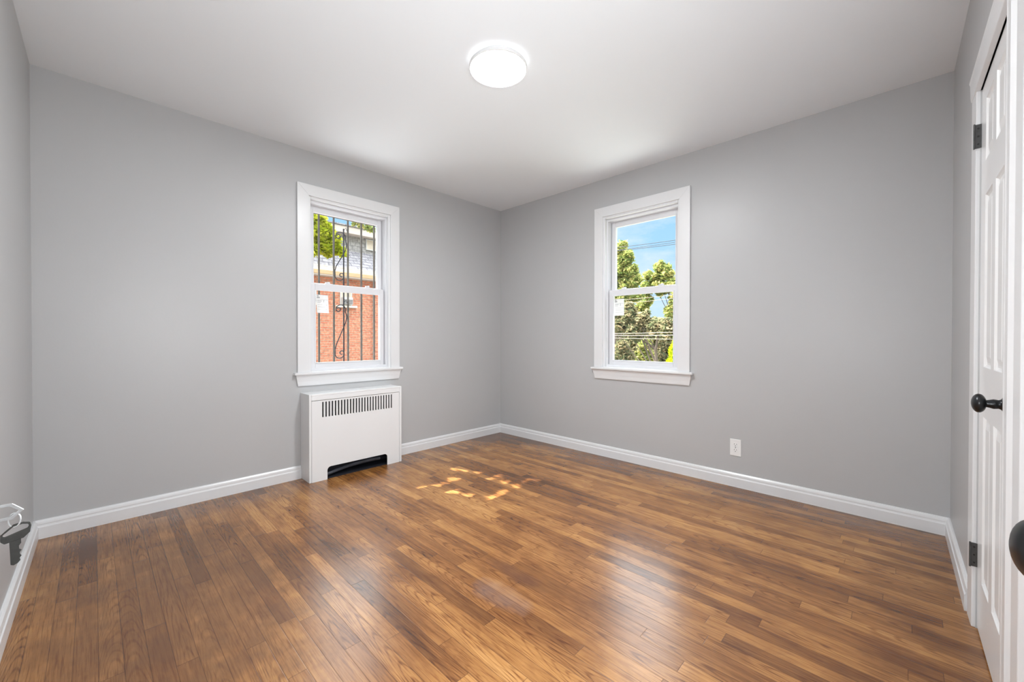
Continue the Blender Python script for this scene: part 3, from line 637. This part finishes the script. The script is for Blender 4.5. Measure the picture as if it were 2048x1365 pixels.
# ------------------------------------------------------------------ foliage
RNG = np.random.default_rng(11)
def leaves(name, m, blobs, n, size, parent, keep=None, flat=.5, up=0.0):
    """blobs: (centre, radii, weight); n leaf blades spread through them, each leaf its own folded quad"""
    w = np.array([b[2] for b in blobs], float); idx = RNG.choice(len(blobs), n, p=w / w.sum())
    cen = np.array([b[0] for b in blobs])[idx]; rad = np.array([b[1] for b in blobs])[idx]
    d = RNG.normal(size=(n, 3)); d /= np.linalg.norm(d, axis=1)[:, None]; r = RNG.random(n) ** .42 * (1 + .16 * np.abs(RNG.normal(size=n)))
    P = cen + d * rad * r[:, None]
    if keep is not None: P = P[keep(P)]; n = len(P)
    a = RNG.normal(size=(n, 3)); a[:, 2] *= flat; a[:, 2] += up; a /= np.linalg.norm(a, axis=1)[:, None]
    b = RNG.normal(size=(n, 3)); b -= (b * a).sum(1)[:, None] * a; b /= np.linalg.norm(b, axis=1)[:, None]
    s = size * (.7 + .6 * RNG.random(n))[:, None]; c = np.cross(a, b)
    V = np.stack([P - a * s, P + b * s * .45 + c * s * .12, P + a * s, P - b * s * .45 + c * s * .12], 1).reshape(-1, 3)
    me = bpy.data.meshes.new(name); me.from_pydata(V.tolist(), [], [(4 * i, 4 * i + 1, 4 * i + 2, 4 * i + 3) for i in range(n)]); me.materials.append(m)
    o = bpy.data.objects.new(name, me); C.objects.link(o); o.parent = parent; return o

def tree(name, base, height, blobs, n, size, m, label, cat='tree', group=None, trunk_r=.12, branches=8, keep=None, lean=(0, 0)):
    trunk_r *= .75
    t = tag(empty(name, base), label, cat, group); bx, by, bz = base
    loc = [((c[0] - bx, c[1] - by, c[2] - bz), r, w) for c, r, w in blobs]
    kk = (lambda P: keep(P + np.array(base))) if keep else None
    leaves('foliage', m, loc, n, size, t, kk)
    k = MB(); top = Vector((lean[0], lean[1], height * .8)); st = [Vector((0, 0, -.1)).lerp(top, i / 7) + Vector((random.uniform(-.06, .06), random.uniform(-.06, .06), 0)) * (i > 0) for i in range(8)]
    k.tube(st, [trunk_r * (1 - .8 * i / 7) for i in range(8)], 9)
    for i in range(branches):
        s0 = st[random.randint(2, 6)]; tgt = Vector(loc[i % len(loc)][0]) + Vector([random.uniform(-.5, .5) * q for q in loc[i % len(loc)][1]])
        mid = s0.lerp(tgt, .5) + Vector((0, 0, random.uniform(-.1, .25))); k.tube([s0, mid, tgt], [trunk_r * .22, trunk_r * .13, trunk_r * .04], 6)
    k.build('trunk', M_WOODT, t); return t

# sun flecks: floor points that the gaps in the tree's crown leave lit (x, y, half sizes, turn)
fr = F_PX
def on_floor(px, py):
    d = fwd + r2 * ((px - 1024) / fr) + u2 * ((682.5 - py) / fr); t = -CAM_Z / d.z; return (d.x * t, d.y * t)
FL = [(919, 940, 18, 2.2, .16), (957, 946, 7, 2.2, 0), (983, 955.6, 14, 4.2, -.12), (996, 951, 8, 2.5, 0), (909, 958, 12, 4.5, -.15), (866, 973.5, 11, 3.6, 0),
      (887, 968, 8, 2.2, -.15), (904.5, 983, 17, 5.5, -.05), (940, 991, 10, 4, -.05), (1007, 985, 11, 4, -.05), (984.6, 995, 13, 3.8, -.2), (842, 975, 8, 1.6, -.2),
      (1012, 965, 8, 1.6, -.3), (1033, 973.5, 7, 3, .2), (1049, 964, 4, 1.5, -.3), (1075, 961, 5.5, 2.2, 0), (1059, 959, 3, 1, -.3), (1002, 959, 4, 1.5, 0)]
POLY = []
for px, py, a, b_, t in FL:
    POLY.append(np.array([on_floor(px + a * math.cos(q) * math.cos(t) - b_ * math.sin(q) * math.sin(t), py + a * math.cos(q) * math.sin(t) + b_ * math.sin(q) * math.cos(t)) for q in np.linspace(0, 2 * math.pi, 14)[:-1]]))
LEAF_C = .048
def gap_keep(P):
    """True where a leaf may hang: not in front of one of the crown's gaps"""
    s = np.array(SUN); t = P[:, 2] / s[2]; fx = P[:, 0] - s[0] * t; fy = P[:, 1] - s[1] * t; ok = np.ones(len(P), bool)
    g = LEAF_C * .62
    for poly in POLY:
        c = poly.mean(0); q = poly - c
        inside = np.ones(len(P), bool)
        for i in range(len(q)):
            a, b2 = q[i], q[(i + 1) % len(q)]; e = b2 - a; nrm = np.array([e[1], -e[0]]); nrm /= np.linalg.norm(nrm) + 1e-9
            if nrm @ a < 0: nrm = -nrm
            inside &= ((fx - c[0]) * nrm[0] + (fy - c[1]) * nrm[1]) < nrm @ a + .031
        ok &= ~inside
    return ok
wc = Vector((1.46, 3.30, 1.43)); cc = wc + SUN * (3.7)
crown = [((cc.x, cc.y, cc.z), (.85, .70, .85), 30)]
vis = []
def at_y(px, py, Y):
    d = fwd + r2 * ((px - 1024) / fr) + u2 * ((682.5 - py) / fr); t = Y / d.y; return (d.x * t, Y, CAM_Z + d.z * t)
def at_x(px, py, X):
    d = fwd + r2 * ((px - 1024) / fr) + u2 * ((682.5 - py) / fr); t = X / d.x; return (X, d.y * t, CAM_Z + d.z * t)
def px_r(p, y): return p / F_PX * y * .99
for px, py, r in ((625, 440, 14), (632, 470, 18), (618, 500, 15), (650, 462, 14), (664, 482, 14), (676, 500, 10), (646, 492, 14), (686, 508, 6), (640, 440, 10), (658, 508, 7)):
    q = at_y(px, py, 9.0); rr = px_r(r, 9.0); vis.append((q, (rr, rr * 1.6, rr), r * r / 160))
tree('maple_tree', (.9, 9.0, -1.15), 7.0, crown + [((.9, 8.6, 5.6), (1.9, 1.6, 1.5), 10), ((2.0, 9, 4.6), (1.5, 1, 1.1), 5)], 26000, LEAF_C, M_LEAF_Y, 'bright yellow-green tree leaning over the brick house, left window', keep=gap_keep, trunk_r=.16)
tr_ = bpy.data.objects['maple_tree']
bl = [((c[0] - .9, c[1] - 9.0, c[2] + 1.15), r, w) for c, r, w in vis]
leaves('leafy_branch', M_LEAF_Y, bl, 2600, .065, tr_)
bl = []
for px, py, r in ((708, 446, 5), (722, 450, 7), (735, 455, 7), (745, 460, 6), (716, 444, 5)):
    q = at_y(px, py, 7.0); rr = px_r(r, 7.0); bl.append(((q[0] - .9, q[1] - 9.0, q[2] + 1.15), (rr, rr, rr), r))
leaves('leafy_twig', M_LEAF_G, bl, 420, .035, tr_)

def blobs_x(L_, X, depth=1.0):
    out = []
    for px, py, r in L_:
        q = at_x(px, py, X); rr = r / F_PX * X * 1.05; out.append((q, (rr * depth * .8, rr * .78, rr * .78), r * r / 140))
        for _ in range(5):
            a_ = random.uniform(0, 2 * math.pi); rs = rr * random.uniform(.22, .42); dd = rr * random.uniform(.62, .95)
            out.append(((q[0] + random.uniform(-.5, .5) * rr, q[1] + math.cos(a_) * dd, q[2] + math.sin(a_) * dd), (rs, rs, rs), (rs / rr) ** 2 * r * r / 100))
    return out
X1 = 12.0
tree('oak_tree', (X1, 6.9, -1.15), 5.3, blobs_x([(1238, 500, 18), (1250, 520, 18), (1236, 545, 26), (1262, 545, 18), (1255, 570, 22), (1225, 590, 30), (1250, 600, 20), (1275, 560, 12), (1272, 590, 14), (1205, 530, 34), (1200, 600, 34)], X1), 15000, .085, M_LEAF_G,
     'tall yellow-green tree at the left of the right window', group=None, branches=12)
tree('oak_tree', (X1 + 1.5, 5.3, -1.15), 4.6, blobs_x([(1322, 536, 13), (1334, 548, 14), (1310, 556, 12), (1298, 552, 10), (1345, 570, 15), (1320, 575, 16), (1296, 575, 14), (1350, 600, 12), (1345, 622, 14), (1300, 600, 8), (1286, 615, 14), (1365, 590, 20), (1375, 630, 20)], X1 + 1.5), 10000, .085, M_LEAF_G,
     'shorter tree with thin golden crown at the right of the right window', branches=14)
tree('oak_tree', (X1 - 1.6, 4.75, -1.15), 3.3, blobs_x([(1260, 630, 20), (1240, 650, 20), (1285, 640, 18), (1310, 655, 18), (1335, 660, 18), (1270, 660, 20), (1355, 650, 16), (1220, 640, 22), (1375, 660, 20)], X1 - 1.6), 11000, .075, M_LEAF_O,
     'dense olive-green tree filling the lower pane of the right window', branches=10)
tree('oak_tree', (X1 + 4.5, 6.4, -1.15), 3.4, blobs_x([(px_, py_, 17) for px_ in range(1222, 1380, 19) for py_ in (652, 680, 706, 730)], X1 + 4.5), 16000, .10, M_LEAF_O,
     'broad muted green tree far behind the bushes in the lower half of the right window', branches=6)
for i, (px, lab) in enumerate(((1245, 'brownish bush low in the right window, behind the cables, left side'), (1290, 'brownish bush low in the right window, in the middle'), (1335, 'dull bush low in the right window, behind the bright conifer'))):
    XX = 10.9 + i * 1.1
    q = at_x(px, 700, XX); tree('bush', (q[0], q[1], -1.15), 1.6, blobs_x([(px, 694, 15), (px - 9, 714, 13), (px + 9, 714, 13), (px, 735, 17)], XX), 5000, .07, (M_LEAF_O, M_LEAF_G, M_LEAF_O)[i], lab, 'bush', None, .05, 6)

cb = at_x(1350, 725, 7.0)
cn = tag(empty('arborvitae', (7.0, cb[1] - .02, -1.15)), 'bright yellow-green conical conifer at the lower right of the right window', 'conifer')
n = 7000; hgt = 2.22; t = RNG.random(n) ** .8; ht = hgt * (1 - t * .98) ; rad_ = (.62 * (hgt - ht) / hgt * 1.05 + .015) * np.sqrt(RNG.random(n) * .6 + .4) * (1 + .18 * np.sin(ht * 23)); th = RNG.random(n) * 2 * math.pi
P = np.stack([rad_ * np.cos(th), rad_ * np.sin(th), ht], 1)
out = np.stack([np.cos(th) * .6, np.sin(th) * .6, np.ones(n)], 1) + RNG.normal(size=(n, 3)) * .35; out /= np.linalg.norm(out, axis=1)[:, None]
sd_ = np.cross(out, RNG.normal(size=(n, 3))); sd_ /= np.linalg.norm(sd_, axis=1)[:, None]
V = np.stack([P - out * .03, P + sd_ * .018, P + out * .055, P - sd_ * .018], 1).reshape(-1, 3)
me = bpy.data.meshes.new('foliage'); me.from_pydata(V.tolist(), [], [(4 * i, 4 * i + 1, 4 * i + 2, 4 * i + 3) for i in range(n)]); me.materials.append(M_LEAF_C)
fo = bpy.data.objects.new('foliage', me); C.objects.link(fo); fo.parent = cn
MB().tube([(0, 0, -.05), (0, 0, hgt * .9)], [.05, .01], 8).build('trunk', M_WOODT, cn)

def cable(pa, pb, X, r, m, label, group):
    a, b_ = Vector(at_x(*pa, X)), Vector(at_x(*pb, X)); d = b_ - a; a2, b2 = a - d * 2.2, b_ + d * 2.2; pts = []
    for i in range(33):
        q = a2.lerp(b2, i / 32); q.z += .0035 * ((i - 16) ** 2) * r / .01 * .15; pts.append(q)
    o = MB().tube(pts, r, 6).build('overhead_cable', m); return tag(o, label, 'cable', group)
cable((1265, 492), (1350, 481), 9.0, .006, M_WIRE, 'thin black cable crossing the sky in the right window, highest one', 'dark cables across the sky')
cable((1265, 497), (1350, 485), 9.0, .005, M_WIRE, 'thin black cable crossing the sky in the right window, middle one', 'dark cables across the sky')
cable((1265, 499), (1350, 489), 9.0, .006, M_WIRE, 'thin black cable crossing the sky in the right window, lowest one', 'dark cables across the sky')
cable((1233, 668), (1350, 665), 9.0, .006, M_WIREL, 'pale cable in front of the bushes in the right window, highest one', 'pale cables before the bushes')
cable((1233, 672), (1350, 671), 9.0, .008, M_WIREL, 'thick pale cable in front of the bushes in the right window, middle one', 'pale cables before the bushes')
cable((1233, 677), (1350, 679), 9.0, .005, M_WIREL, 'pale cable in front of the bushes in the right window, lowest one', 'pale cables before the bushes')
cable((1248, 600), (1295, 596), 9.0, .004, M_WIREL, 'pale cable passing behind the paper label in the right window, upper of two', 'pale cables beside the paper label')
cable((1248, 607), (1295, 603), 9.0, .004, M_WIREL, 'pale cable passing behind the paper label in the right window, lower of two', 'pale cables beside the paper label')
